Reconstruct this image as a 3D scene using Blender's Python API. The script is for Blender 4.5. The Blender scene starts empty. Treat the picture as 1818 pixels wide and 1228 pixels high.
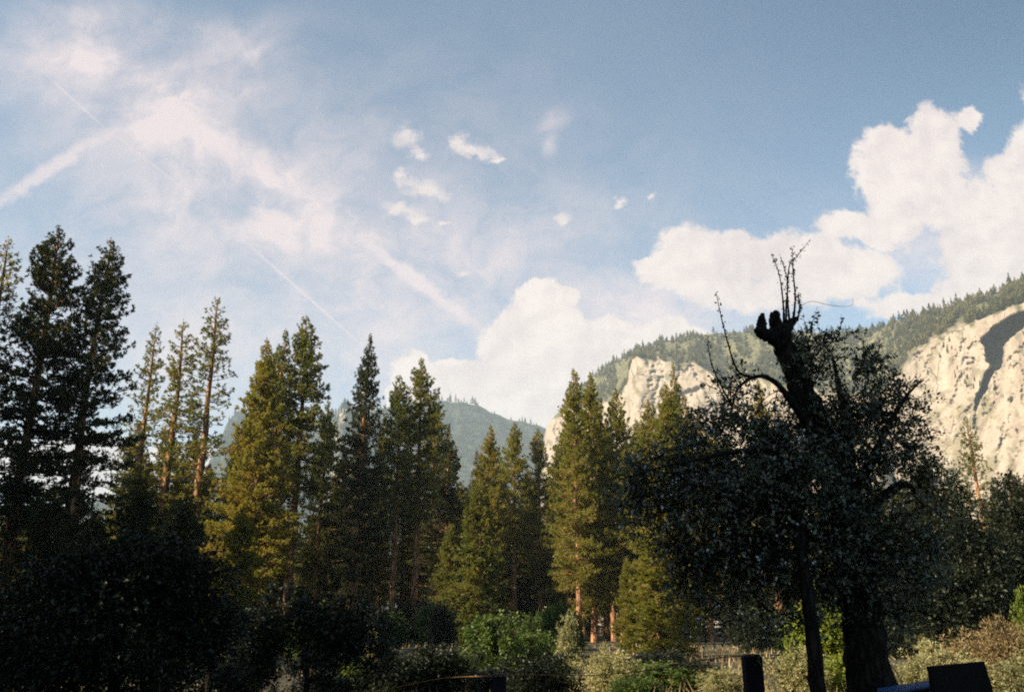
import bpy, math, random
import numpy as np
from mathutils import Vector
R = math.radians
sc = bpy.context.scene

# ------------------------------------------------------------------ camera
F, CX, CY, PITCH, EYE = 1574.0, 909.0, 614.0, R(17.5), 1.6
cam = bpy.data.objects.new('camera', bpy.data.cameras.new('camera'))
sc.collection.objects.link(cam); sc.camera = cam
cam.location = (0, 0, EYE); cam.rotation_euler = (R(90) + PITCH, 0, 0)
cam.data.sensor_width = 36.0; cam.data.lens = 36.0 * F / 1818.0
cam.data.clip_start = 0.1; cam.data.clip_end = 30000

def uv(px, py):
    """photo position -> (x/y, z/y) of the world direction"""
    dx, dy = (px - CX) / F, (CY - py) / F
    y = math.cos(PITCH) - dy * math.sin(PITCH)
    return dx / y, (math.sin(PITCH) + dy * math.cos(PITCH)) / y
def at(px, py, Y):
    u, v = uv(px, py); return Vector((u * Y, Y, EYE + v * Y))

# ------------------------------------------------------------------ sun and sky
SUN_EL, SUN_AZ = R(33), R(28)            # low sun from the left, a touch behind the camera
to_sun = Vector((-math.cos(SUN_EL) * math.cos(SUN_AZ), -math.cos(SUN_EL) * math.sin(SUN_AZ), math.sin(SUN_EL)))
sun = bpy.data.objects.new('sun', bpy.data.lights.new('sun', 'SUN'))
sc.collection.objects.link(sun)
sun.data.energy = 5.0; sun.data.angle = R(0.5); sun.data.color = (1.0, 0.83, 0.60)
sun.rotation_euler = to_sun.to_track_quat('Z', 'Y').to_euler()
sc.view_settings.view_transform = 'Standard'; sc.view_settings.look = 'None'
sc.view_settings.exposure = 1.5; sc.view_settings.gamma = 1.0
sc.view_settings.use_curve_mapping = False
sc.cycles.use_denoising = False
sc.cycles.max_bounces = 5; sc.cycles.diffuse_bounces = 2; sc.cycles.glossy_bounces = 1
sc.cycles.transmission_bounces = 3; sc.cycles.transparent_max_bounces = 4; sc.cycles.volume_bounces = 0
sc.cycles.sample_clamp_indirect = 4.0
sc.cycles.pixel_filter_type = 'BLACKMAN_HARRIS'; sc.cycles.filter_width = 2.0

W = bpy.data.worlds.new('World'); sc.world = W; W.use_nodes = True
nt = W.node_tree; N = nt.nodes; L = nt.links
N.clear()
def nd(tree, t, **kw):
    n = tree.nodes.new(t)
    for k, v in kw.items(): setattr(n, k, v)
    return n
def mth(op, a, b=None, c=None, clamp=False, tree=None):
    tree = tree or nt
    n = tree.nodes.new('ShaderNodeMath'); n.operation = op; n.use_clamp = clamp
    for i, q in enumerate((a, b, c)):
        if q is None: continue
        if isinstance(q, (int, float)): n.inputs[i].default_value = q
        else: tree.links.new(q, n.inputs[i])
    return n.outputs[0]
def vmth(op, a, b=None, c=None, tree=None, out=0):
    tree = tree or nt
    n = tree.nodes.new('ShaderNodeVectorMath'); n.operation = op
    for i, q in enumerate((a, b, c)):
        if q is None: continue
        if isinstance(q, (tuple, list)): n.inputs[i].default_value = q
        else: tree.links.new(q, n.inputs[i])
    return n.outputs[out]
tc = nd(nt, 'ShaderNodeTexCoord')
sep = nd(nt, 'ShaderNodeSeparateXYZ'); L.new(tc.outputs['Generated'], sep.inputs[0])
yy = mth('MAXIMUM', sep.outputs[1], 0.05)
cb = nd(nt, 'ShaderNodeCombineXYZ')
L.new(mth('DIVIDE', sep.outputs[0], yy), cb.inputs[0]); L.new(mth('DIVIDE', sep.outputs[2], yy), cb.inputs[1])
P0 = cb.outputs[0]
def noise(vec, scale, detail=4, rough=0.55, tree=None, color=False, lac=2.0):
    tree = tree or nt
    n = tree.nodes.new('ShaderNodeTexNoise'); n.inputs['Scale'].default_value = scale
    n.inputs['Detail'].default_value = detail; n.inputs['Roughness'].default_value = rough
    n.inputs['Lacunarity'].default_value = lac
    if vec is not None: tree.links.new(vec, n.inputs['Vector'])
    return n.outputs['Color'] if color else n.outputs['Fac']
def warp(vec, scale, amt, detail=4):
    c = vmth('SUBTRACT', noise(vec, scale, detail, 0.6, color=True), (0.5, 0.5, 0.5))
    return vmth('MULTIPLY_ADD', c, (amt, amt, 0), vec)
Pw = warp(warp(warp(P0, 9, 0.045, 6), 34, 0.030, 6), 110, 0.010, 4)      # lumpy edges for the cumulus
Ps = warp(P0, 5, 0.10, 5)                   # loose drift for the veil
def ell(vec, cx, cy, rx, ry, rot=0):
    """normalised distance to an ellipse given in photo units, built in direction space"""
    c = uv(cx, cy); rr = R(rot)
    a = uv(cx + rx * math.cos(rr), cy - rx * math.sin(rr)); b = uv(cx - ry * math.sin(rr), cy - ry * math.cos(rr))
    ra = math.hypot(a[0] - c[0], a[1] - c[1]); rb = math.hypot(b[0] - c[0], b[1] - c[1])
    ang = math.atan2(a[1] - c[1], a[0] - c[0])
    m = nd(nt, 'ShaderNodeMapping', vector_type='TEXTURE'); L.new(vec, m.inputs[0])
    m.inputs[1].default_value = (c[0], c[1], 0); m.inputs[2].default_value = (0, 0, ang); m.inputs[3].default_value = (ra, rb, 1)
    return vmth('LENGTH', m.outputs[0], out=1)
def union(vec, blobs, k=0.25):
    acc = None
    for b in blobs:
        d = ell(vec, *b)
        acc = d if acc is None else mth('SMOOTH_MIN', acc, d, k)
    return acc
def ramp(x, lo, hi):
    n = nd(nt, 'ShaderNodeMapRange', interpolation_type='SMOOTHSTEP')
    L.new(x, n.inputs[0]); n.inputs[1].default_value = lo; n.inputs[2].default_value = hi
    return n.outputs[0]
big = [(955,545,50,46),(905,605,62,62),(985,620,80,80),(740,668,44,44),(790,662,40,32),(712,700,28,30),(850,690,90,50),(930,700,150,70),
       (1050,660,120,66),(1130,640,100,62),(1090,590,60,34),(1000,530,26,18),(1030,720,180,60),(1190,610,80,44),(700,740,30,40)]
mid = [(110,810,130,42),(310,830,90,46),(200,850,150,40),(1228,437,52,38),(1285,428,48,30),(1195,482,55,38),(1250,480,80,50),(1345,455,60,36),(1400,455,60,45),(1455,448,55,38),(1520,485,78,50),
       (1440,500,120,40),(1500,402,52,28),(1320,520,110,34),(1160,470,32,18)]
far = [(1578,262,52,40),(1562,320,46,60),(1640,300,70,70),(1668,240,48,50),(1725,212,26,22),(1668,350,60,60),(1590,395,50,44),(1560,420,40,26),
       (1740,385,80,62),(1760,470,95,70),(1795,320,45,46),(1835,270,40,50),(1730,520,70,40),(1840,400,60,120),(1900,300,60,200),(1650,545,120,22)]
small = [(722,243,28,22,10),(745,268,22,16,-40),(838,268,46,15,-8),(812,255,20,20),(882,284,16,9),(752,332,42,20,-12),(712,368,40,16,-8),(706,308,18,16),
         (735,385,22,8),(1000,382,15,17,30),(822,488,20,9),(1100,358,13,8),(1160,346,9,6),(790,395,14,5)]
nz = noise(P0, 26, 9, 0.66)
def density(blobs, lo, hi, amp):
    return ramp(mth('ADD', union(Pw, blobs), mth('MULTIPLY', mth('SUBTRACT', nz, 0.5), amp)), hi, lo)
m_big = density(big, 0.86, 1.05, 0.6)
m_mid = density(mid, 0.78, 1.22, 1.3)
m_far = density(far, 0.82, 1.18, 1.1)
ds = union(Pw, small); soft = mth('EXPONENT', mth('MULTIPLY', mth('MULTIPLY', ds, ds), -0.9))
m_small = mth('MULTIPLY', ramp(mth('ADD', soft, mth('MULTIPLY', mth('SUBTRACT', noise(P0, 40, 8, 0.68), 0.5), 1.7)), 0.28, 1.05), 0.9)
cum = mth('MAXIMUM', mth('MAXIMUM', m_big, m_mid), mth('MAXIMUM', m_far, m_small))
# thin high cloud and old contrails
def seg(x0, y0, x1, y1, w):
    return ((x0+x1)/2, (y0+y1)/2, math.hypot(x1-x0, y1-y0)/2*1.1, w, math.degrees(math.atan2(y0-y1, x1-x0)))
veil = [(.50,(420,660,820,150,0)),(.60,(500,440,700,330,0)),(.25,(900,520,700,200,0)),(.95,seg(-60,80,260,130,45)),(.8,seg(150,60,420,260,55)),(.95,seg(250,210,480,110,38)),(.6,seg(330,180,310,400,42)),(.6,seg(180,240,420,150,50)),
        (.7,seg(380,230,660,420,40)),(.8,(510,398,75,34,0)),(.5,seg(420,415,700,420,16)),(.6,seg(0,20,330,60,60)),
        (.35,(330,300,330,190,0)),(.4,(90,170,180,60,-10)),(.35,(600,420,260,90,-10)),(.5,(440,60,110,40,20)),(.5,seg(440,110,500,65,22)),(.6,(1080,540,170,60,5)),(.9,(1180,590,200,40,8)),(.6,(1630,450,60,90,0)),(.55,(985,212,34,16,20)),(.55,(988,252,16,18,0)),(.6,(1730,320,50,40,0)),(.6,(1200,540,120,50,0)),(.35,(900,440,200,60,20))]
acc = None
for amp, b in veil:
    d = ell(Ps, *b)
    g = mth('MULTIPLY', mth('EXPONENT', mth('MULTIPLY', mth('MULTIPLY', d, d), -1.3)), amp)
    acc = g if acc is None else mth('ADD', acc, mth('MULTIPLY', g, mth('SUBTRACT', 1.0, mth('MULTIPLY', acc, 0.5))))
wisp = ramp(noise(warp(P0, 4, 0.2), 11, 8, 0.62), 0.25, 0.78)
v_mask = mth('MULTIPLY', acc, mth('MULTIPLY_ADD', wisp, 0.85, 0.30), clamp=True)
Pc = warp(P0, 60, 0.012)
trail = []
for amp, b, inner in ((.75, seg(-30,378,205,225,17), .25), (.95, seg(640,425,855,585,16), .3)):
    d = ell(Pc, *b)
    trail.append(mth('MULTIPLY', ramp(mth('ADD', d, mth('MULTIPLY', mth('SUBTRACT', noise(P0, 60, 5), 0.5), 1.1)), 1.2, inner), amp))
for amp, b in ((.62, seg(375,375,690,655,3.2)), (.45, seg(66,120,200,240,3.2)), (.34, seg(190,228,385,382,3.4))):
    trail.append(mth('MULTIPLY', ramp(ell(P0, *b), 1.1, 0.2), amp))
for t in trail: v_mask = mth('ADD', v_mask, mth('MULTIPLY', t, mth('SUBTRACT', 1.0, v_mask)))
v_mask = mth('MULTIPLY', v_mask, 0.92, clamp=True)

sky = nd(nt, 'ShaderNodeTexSky', sky_type='NISHITA', sun_disc=False)
sky.sun_elevation = SUN_EL; sky.sun_rotation = R(270) - SUN_AZ
sky.altitude = 1200; sky.air_density = 1.0; sky.dust_density = 2.0; sky.ozone_density = 1.6
def mixc(fac, a, b):
    n = nd(nt, 'ShaderNodeMix', data_type='RGBA')
    if isinstance(fac, (int, float)): n.inputs[0].default_value = fac
    else: L.new(fac, n.inputs[0])
    for i, q in ((6, a), (7, b)):
        if isinstance(q, tuple): n.inputs[i].default_value = q
        else: L.new(q, n.inputs[i])
    return n.outputs[2]
SKY = 0.07
k = 1 / SKY
tint = nd(nt, 'ShaderNodeMix', data_type='RGBA', blend_type='MULTIPLY'); tint.inputs[0].default_value = 1
L.new(sky.outputs[0], tint.inputs[6]); tint.inputs[7].default_value = (0.95, 1.00, 0.89, 1)
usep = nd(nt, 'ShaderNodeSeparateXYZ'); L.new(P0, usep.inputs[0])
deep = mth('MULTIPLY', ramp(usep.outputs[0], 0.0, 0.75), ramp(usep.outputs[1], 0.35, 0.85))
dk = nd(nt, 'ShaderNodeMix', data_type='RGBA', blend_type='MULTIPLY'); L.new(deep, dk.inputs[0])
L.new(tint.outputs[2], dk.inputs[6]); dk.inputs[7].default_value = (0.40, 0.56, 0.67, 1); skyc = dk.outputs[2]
# cloud light: white sunlit body, greyer folds away from the sun
Pf = warp(P0, 14, 0.03, 5)
relief = mth('SUBTRACT', noise(Pf, 24, 6, 0.55), noise(vmth('ADD', Pf, (-0.010, 0.009, 0)), 24, 6, 0.55))
fold = mth('ADD', mth('MULTIPLY', ramp(noise(Pf, 8, 3, 0.5), 0.32, 0.62), 0.6), mth('MULTIPLY_ADD', relief, -2.6, 0.25), clamp=True)
cloudc = mixc(mth('MULTIPLY_ADD', fold, 0.8, mth('MULTIPLY', m_big, 0.2), clamp=True), (0.285*k, 0.247*k, 0.242*k, 1), (0.36*k, 0.316*k, 0.294*k, 1))
veilc = (0.33*k, 0.278*k, 0.276*k, 1)
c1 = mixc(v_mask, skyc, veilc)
c2 = mixc(cum, c1, cloudc)
bg = nd(nt, 'ShaderNodeBackground'); bg.inputs[1].default_value = SKY
L.new(c2, bg.inputs[0])
wo = nd(nt, 'ShaderNodeOutputWorld'); L.new(bg.outputs[0], wo.inputs[0])
W.cycles.sampling_method = 'MANUAL'; W.cycles.sample_map_resolution = 512

# ------------------------------------------------------------------ helpers
def tag(o, label=None, cat=None, group=None, kind=None):
    for k_, v_ in (('label', label), ('category', cat), ('group', group), ('kind', kind)):
        if v_: o[k_] = v_
    return o
def mesh(name, verts, faces, mats=(), smooth=False, midx=None):
    """faces: an int array (n,3)/(n,4) or a list of such arrays"""
    me = bpy.data.meshes.new(name)
    if isinstance(faces, np.ndarray): faces = [faces]
    faces = [np.asarray(f, dtype=np.int32) for f in faces if len(f)]
    verts = np.asarray(verts, dtype=np.float32)
    me.vertices.add(len(verts)); me.vertices.foreach_set('co', verts.ravel())
    tot = np.concatenate([np.full(len(f), f.shape[1], np.int32) for f in faces])
    me.loops.add(int(tot.sum())); me.loops.foreach_set('vertex_index', np.concatenate([f.ravel() for f in faces]))
    me.polygons.add(len(tot))
    me.polygons.foreach_set('loop_start', np.concatenate([[0], np.cumsum(tot)[:-1]]).astype(np.int32))
    me.polygons.foreach_set('loop_total', tot)
    if midx is not None: me.polygons.foreach_set('material_index', np.asarray(midx, np.int32))
    if smooth: me.polygons.foreach_set('use_smooth', np.ones(len(tot), bool))
    for m in mats: me.materials.append(m)
    me.update(calc_edges=True); me.validate()
    return me
def link(name, me, parent=None, loc=None):
    o = bpy.data.objects.new(name, me); sc.collection.objects.link(o)
    if parent is not None: o.parent = parent
    if loc is not None: o.location = loc
    return o
def empty(name, loc=(0, 0, 0), rz=0, s=(1, 1, 1)):
    o = bpy.data.objects.new(name, None); sc.collection.objects.link(o)
    o.location = loc; o.rotation_euler = (0, 0, rz); o.scale = s; o.empty_display_size = 0.2
    return o
class Tubes:
    def __init__(s): s.v = []; s.f = []; s.n = 0
    def add(s, pts, rad, sides=6, rough=0.0, rng=None):
        pts = np.asarray(pts, float); m = len(pts)
        rad = np.broadcast_to(np.asarray(rad, float), (m,))
        if rad[-1] > .02:                                    # close a blunt end with a small dome
            dv = pts[-1] - pts[-2]; dv = dv / (np.linalg.norm(dv) + 1e-9)
            pts = np.vstack([pts, pts[-1] + dv * rad[-1] * .5, pts[-1] + dv * rad[-1] * .7]); rad = np.append(rad, [rad[-1] * .75, rad[-1] * .05]); m += 2
        tan = np.gradient(pts, axis=0); tan /= np.linalg.norm(tan, axis=1)[:, None] + 1e-9
        ref = np.array([0.0, 0, 1]) if abs(tan[m//2][2]) < 0.9 else np.array([1.0, 0, 0])
        a = np.cross(tan, ref); a /= np.linalg.norm(a, axis=1)[:, None] + 1e-9
        b = np.cross(tan, a)
        th = np.arange(sides) * 2 * math.pi / sides
        rr = rad[:, None] * np.ones((1, sides))
        if rough and rng is not None: rr = rr * (1 + rough * rng.normal(size=rr.shape))
        ring = pts[:, None, :] + rr[..., None] * (np.cos(th)[None, :, None] * a[:, None, :] + np.sin(th)[None, :, None] * b[:, None, :])
        s.v.append(ring.reshape(-1, 3))
        i = np.arange(m - 1)[:, None] * sides; j = np.arange(sides)[None, :]; j2 = (j + 1) % sides
        s.f.append(np.stack([i + j, i + j2, i + sides + j2, i + sides + j], -1).reshape(-1, 4) + s.n)
        s.n += m * sides
    def mesh(s, name, mat, smooth=True):
        return mesh(name, np.concatenate(s.v), np.concatenate(s.f), [mat], smooth)
def spline(pts, n):
    """Catmull-Rom through pts"""
    p = np.asarray(pts, float); p = np.vstack([2*p[0]-p[1], p, 2*p[-1]-p[-2]])
    out = []; seg_n = len(p) - 3
    for t in np.linspace(0, seg_n - 1e-6, n):
        i = int(t); u = t - i; a, b, c, d = p[i:i+4]
        out.append(0.5 * (2*b + (c-a)*u + (2*a-5*b+4*c-d)*u*u + (3*b-a-3*c+d)*u**3))
    return np.array(out)
def unit(v): return v / (np.linalg.norm(v, axis=-1, keepdims=True) + 1e-9)
def vnoise(p, seed=0):
    """cheap lattice value noise, p (...,3) -> 0..1"""
    p = np.asarray(p, float); i = np.floor(p).astype(np.int64); f = p - i; f = f * f * (3 - 2 * f)
    def h(o):
        q = i + np.array(o); n = (q[..., 0] * 374761393 + q[..., 1] * 668265263 + q[..., 2] * 2147483647 + seed * 974711) & 0xffffffff
        n = ((n ^ (n >> 13)) * 1274126177) & 0xffffffff
        return ((n ^ (n >> 16)) & 0xffff) / 65535.0
    r = 0
    for a in (0, 1):
        for b in (0, 1):
            for c in (0, 1):
                w = (f[..., 0] if a else 1 - f[..., 0]) * (f[..., 1] if b else 1 - f[..., 1]) * (f[..., 2] if c else 1 - f[..., 2])
                r = r + w * h((a, b, c))
    return r
def fbm(p, octv=4, seed=0):
    s = 0; a = 0.5; p = np.asarray(p, float)
    for o in range(octv): s = s + a * vnoise(p, seed + o); p = p * 2.03; a *= 0.5
    return s / (1 - 0.5 ** octv)

# ------------------------------------------------------------------ materials
def newmat(name):
    m = bpy.data.materials.new(name); m.use_nodes = True; t = m.node_tree; t.nodes.clear()
    out = t.nodes.new('ShaderNodeOutputMaterial')
    return m, t, out
def mramp(t, fac, stops):
    r = t.nodes.new('ShaderNodeValToRGB'); e = r.color_ramp.elements
    while len(e) < len(stops): e.new(0.5)
    for el, (p, c) in zip(e, stops): el.position = p; el.color = (*c, 1)
    t.links.new(fac, r.inputs[0]); return r.outputs[0]
def objco(t, kind='Object'):
    return t.nodes.new('ShaderNodeTexCoord').outputs[kind]
def leafmat(name, cols, trans=0.35, gloss=0.25, rough=0.5, scale=1.5, spread=0.25):
    """foliage: hue wanders by clump and by tree, thin leaves let some sun through"""
    m, t, out = newmat(name)
    geo = t.nodes.new('ShaderNodeNewGeometry'); oi = t.nodes.new('ShaderNodeObjectInfo')
    nz_ = noise(objco(t), scale, 3, 0.6, tree=t)
    f = mth('ADD', mth('MULTIPLY_ADD', mth('SUBTRACT', nz_, 0.5, tree=t), 1.3, 0.5, tree=t),
            mth('MULTIPLY', mth('SUBTRACT', geo.outputs['Random Per Island'], 0.5, tree=t), 0.5, tree=t), tree=t)
    f = mth('ADD', f, mth('MULTIPLY', mth('SUBTRACT', oi.outputs['Random'], 0.5, tree=t), spread, tree=t), clamp=True, tree=t)
    c = mramp(t, f, cols)
    p = t.nodes.new('ShaderNodeBsdfPrincipled'); t.links.new(c, p.inputs['Base Color'])
    p.inputs['Roughness'].default_value = rough; p.inputs['Specular IOR Level'].default_value = gloss
    tr = t.nodes.new('ShaderNodeBsdfTranslucent')
    mc = t.nodes.new('ShaderNodeMix'); mc.data_type = 'RGBA'; mc.blend_type = 'MULTIPLY'; mc.inputs[0].default_value = 1
    t.links.new(c, mc.inputs[6]); mc.inputs[7].default_value = (1.5, 1.4, 0.6, 1); t.links.new(mc.outputs[2], tr.inputs[0])
    mx = t.nodes.new('ShaderNodeMixShader'); mx.inputs[0].default_value = trans
    t.links.new(p.outputs[0], mx.inputs[1]); t.links.new(tr.outputs[0], mx.inputs[2]); t.links.new(mx.outputs[0], out.inputs[0])
    return m
def barkmat(name, dark, light, scale=3.0):
    m, t, out = newmat(name)
    mp = t.nodes.new('ShaderNodeMapping'); mp.inputs[3].default_value = (1, 1, 0.22); t.links.new(objco(t), mp.inputs[0])
    n1 = noise(mp.outputs[0], scale * 2, 5, 0.65, tree=t); v = t.nodes.new('ShaderNodeTexVoronoi'); v.inputs['Scale'].default_value = scale * 2.5
    v.feature = 'DISTANCE_TO_EDGE'; t.links.new(mp.outputs[0], v.inputs[0])
    f = mth('MULTIPLY', mth('MULTIPLY', v.outputs[0], 4.0, clamp=True, tree=t), n1, tree=t)
    c = mramp(t, f, [(0.1, dark), (0.6, light)])
    p = t.nodes.new('ShaderNodeBsdfPrincipled'); t.links.new(c, p.inputs['Base Color']); p.inputs['Roughness'].default_value = 0.9
    p.inputs['Specular IOR Level'].default_value = 0.1
    b = t.nodes.new('ShaderNodeBump'); b.inputs['Strength'].default_value = 0.8; b.inputs['Distance'].default_value = 0.03
    t.links.new(f, b.inputs['Height']); t.links.new(b.outputs[0], p.inputs['Normal']); t.links.new(p.outputs[0], out.inputs[0])
    return m
def plain(name, col, rough=.6, metal=0.0, bump=0):
    m, t, out = newmat(name); p = t.nodes.new('ShaderNodeBsdfPrincipled'); co = objco(t); n1 = noise(co, 14, 6, .7, tree=t)
    c = mramp(t, n1, [(.3, tuple(x * .6 for x in col)), (.7, tuple(min(1, x * 1.3) for x in col))]); t.links.new(c, p.inputs['Base Color'])
    p.inputs['Specular IOR Level'].default_value = .12; p.inputs['Roughness'].default_value = rough; p.inputs['Metallic'].default_value = metal
    b = t.nodes.new('ShaderNodeBump'); b.inputs['Distance'].default_value = .004; b.inputs['Strength'].default_value = .6; t.links.new(n1, b.inputs['Height']); t.links.new(b.outputs[0], p.inputs['Normal'])
    t.links.new(p.outputs[0], out.inputs[0]); return m
M = {}
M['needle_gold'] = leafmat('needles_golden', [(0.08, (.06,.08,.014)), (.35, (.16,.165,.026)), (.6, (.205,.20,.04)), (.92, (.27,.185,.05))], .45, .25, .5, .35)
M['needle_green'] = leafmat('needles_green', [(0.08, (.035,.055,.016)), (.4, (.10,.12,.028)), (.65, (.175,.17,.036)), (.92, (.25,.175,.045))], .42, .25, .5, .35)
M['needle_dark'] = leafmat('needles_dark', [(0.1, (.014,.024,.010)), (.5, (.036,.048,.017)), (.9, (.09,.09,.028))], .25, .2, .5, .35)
M['needle_far'] = leafmat('needles_far', [(0.1, (.016,.023,.009)), (.5, (.05,.054,.018)), (.9, (.14,.125,.04))], .2, .1, .7, .01, .6)
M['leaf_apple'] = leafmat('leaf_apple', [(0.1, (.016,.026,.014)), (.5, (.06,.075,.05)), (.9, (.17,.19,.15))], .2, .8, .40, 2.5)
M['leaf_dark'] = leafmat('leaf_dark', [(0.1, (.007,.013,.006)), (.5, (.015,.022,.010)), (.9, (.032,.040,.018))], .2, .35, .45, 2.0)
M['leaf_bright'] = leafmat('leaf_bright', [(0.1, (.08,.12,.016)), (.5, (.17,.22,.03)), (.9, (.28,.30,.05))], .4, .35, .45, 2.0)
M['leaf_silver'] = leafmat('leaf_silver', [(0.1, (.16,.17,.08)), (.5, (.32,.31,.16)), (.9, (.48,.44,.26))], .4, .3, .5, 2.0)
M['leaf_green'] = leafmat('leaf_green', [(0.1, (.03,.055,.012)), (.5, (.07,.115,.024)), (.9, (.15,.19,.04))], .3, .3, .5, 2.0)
M['twig_tan'] = leafmat('brush_tan', [(0.1, (.12,.085,.04)), (.5, (.27,.20,.10)), (.9, (.42,.32,.17))], .15, .2, .7, 2.0)
M['bark_pine'] = barkmat('bark_pine', (.11,.055,.028), (.46,.26,.14), 1.2)
M['bark_grey'] = barkmat('bark_grey', (.007,.006,.005), (.026,.021,.017), 6)
M['bark_far'] = barkmat('bark_far', (.06,.04,.03), (.16,.11,.08), .5)

# ------------------------------------------------------------------ pines
def make_pine(seed, H, base, maxr, gap, tufts, tl, power=0.8, skip=0.12, up=0.35, per=4, stubs=8, blades=9, forked=False):
    """returns (trunk mesh, crown blades arrays) of a ponderosa-like pine standing at the origin"""
    rg = np.random.default_rng(seed)
    T = Tubes()
    zs = np.linspace(0, H, 16); wob = np.cumsum(rg.normal(0, .05, (16, 2)), 0) * H / 36
    tr = np.column_stack([wob, zs]); r0 = H * 0.0135
    T.add(tr, r0 * (1 - zs / H) ** 0.75 + 0.025 + 0.25 * r0 * np.exp(-zs / 1.2), 9)
    def tp(z): return np.array([np.interp(z, zs, tr[:, 0]), np.interp(z, zs, tr[:, 1]), z])
    C = []; D = []; SZ = []
    zb = base * H; z = zb; side = rg.uniform(.78, 1.12, 8)
    while z < H - 0.25:
        t = (z - zb) / (H - zb)
        prof = (1 - t) ** power * min(1, .55 + t / .18 * .45) * min(1, .35 + (1 - t) * 9)
        for b in range(per if t < .9 else 3):
            if rg.random() < skip * (1 - .6 * t): continue
            az = rg.uniform(0, 2 * math.pi)
            Lb = maxr * prof * rg.uniform(.45, 1.2) * np.interp(az, np.linspace(0, 2 * math.pi, 8), side) + .15
            el0 = (up * 1.6 * t ** 1.2 - .10 - .25 * (1 - t)) + rg.normal(0, .10)
            s = np.array([0, .3, .6, .85, 1.0]); d = np.array([math.cos(az), math.sin(az), 0])
            el = el0 + np.array([0, .02, .10, .28, .45]) * up * 2
            pts = [tp(z)]
            for q in range(1, 5): pts.append(pts[-1] + Lb * (s[q] - s[q-1]) * np.array([d[0] * math.cos(el[q]), d[1] * math.cos(el[q]), math.sin(el[q])]))
            pts = np.array(pts); T.add(pts, np.linspace(.022 + .014 * Lb, .012, 5), 3)
            nt_ = max(3, int(tufts * Lb / maxr * rg.uniform(.8, 1.2)))
            u = 1 - rg.uniform(0, 1, nt_) ** 1.15 * .80; u[0] = 1
            c = np.stack([np.interp(u, s, pts[:, q]) for q in range(3)], -1)
            lat = np.array([-d[1], d[0], 0]); w = Lb * .26 * np.sin(np.clip(u, 0, 1) * math.pi * .85 + .35)
            off = rg.uniform(-1, 1, nt_) * w; off[0] = 0
            c = c + lat * off[:, None]; c[:, 2] += rg.normal(.05, .13, nt_) + np.abs(off) * .10 * up
            dr = unit(d * .8 + lat * (off / (w + .1))[:, None] * .8 + np.array([0, 0, .55]) + rg.normal(0, .2, (nt_, 3)))
            C.append(c); D.append(dr); SZ.append(np.full(nt_, min(1, .55 + 3 * (1 - t))))
        z += gap * rg.uniform(.6, 1.4) * (1 - .45 * t)
    c = tp(H - .15)[None] + np.column_stack([rg.normal(0, .07, 7), rg.normal(0, .07, 7), np.linspace(-1.1, .3, 7)])
    C.append(c); D.append(unit(np.column_stack([rg.normal(0, .4, 7), rg.normal(0, .4, 7), np.ones(7)]))); SZ.append(np.full(7, .55))
    for q in range(stubs):                                   # dead snags below the crown
        zz = zb * rg.uniform(.35, 1.0); az = rg.uniform(0, 6.28); l_ = rg.uniform(.6, 2.6)
        p0 = tp(zz); T.add([p0, p0 + [math.cos(az) * l_ * .6, math.sin(az) * l_ * .6, .1 * l_], p0 + [math.cos(az) * l_, math.sin(az) * l_, -.25 * l_]], [.05, .035, .012], 3)
    C = np.concatenate(C); D = np.concatenate(D); SZ = np.concatenate(SZ)[:, None, None]; n = len(C)
    # each tuft is a burst of flat needle bundles
    v = unit(D[:, None, :] * .9 + rg.normal(0, .62, (n, blades, 3)))
    ln = tl * SZ * rg.uniform(.6, 1.2, (n, blades, 1)); wd = ln * .15
    sd = unit(np.cross(v, rg.normal(size=(n, blades, 3)))) * wd
    o = C[:, None, :] + v * ln * .06
    q0 = o - sd * .35; q1 = o + sd * .35; mid_ = C[:, None, :] + v * ln * .6; q2 = mid_ + sd; q3 = C[:, None, :] + v * ln; q4 = mid_ - sd
    V = np.stack([q0, q1, q2, q3, q4], 2).reshape(-1, 3)
    k_ = np.arange(n * blades)[:, None] * 5
    Fq = np.concatenate([k_ + np.array([[0, 1, 2, 4]])]); Ft = k_ + np.array([[4, 2, 3]])
    return T, V, Fq, Ft
PINES = {}
def proto(key, mats, **kw):
    T, V, Fq, Ft = make_pine(**kw)
    tm = T.mesh('pine_trunk', M['bark_pine'])
    out = {'H': kw['H'], 'trunk': tm}
    for mk in mats:
        out[mk] = mesh('pine_crown', V, [Fq, Ft], [M['needle_' + mk]])
    PINES[key] = out
ALLN = ('gold', 'green', 'dark')
proto('full', ALLN, seed=11, H=36, base=.10, maxr=7.0, gap=.34, tufts=50, tl=0.348, power=.78, skip=.10, up=.42, per=5)
proto('full2', ALLN, seed=12, H=36, base=.20, maxr=6.2, gap=.44, tufts=40, tl=0.348, power=.68, skip=.14, up=.46, per=5)
proto('dense', ALLN, seed=13, H=36, base=.22, maxr=5.4, gap=.42, tufts=32, tl=0.348, power=.62, skip=.22, up=.42, per=5)
proto('dense2', ALLN, seed=14, H=36, base=.24, maxr=5.2, gap=.44, tufts=30, tl=0.348, power=.58, skip=.26, up=.50, per=5)
proto('airy', ALLN, seed=15, H=36, base=.34, maxr=4.4, gap=.62, tufts=19, tl=0.331, power=.55, skip=.25, up=.46, per=4, blades=8)
proto('airy2', ALLN, seed=16, H=36, base=.30, maxr=3.9, gap=.60, tufts=18, tl=0.331, power=.62, skip=.22, up=.42, per=4, blades=8)
proto('slim', ALLN, seed=17, H=36, base=.20, maxr=5.0, gap=.42, tufts=31, tl=0.331, power=.80, skip=.12, up=.40, per=5)
proto('tall', ALLN, seed=19, H=36, base=.44, maxr=5.2, gap=.46, tufts=32, tl=0.348, power=.72, skip=.18, up=.40, per=5, stubs=22)
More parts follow.
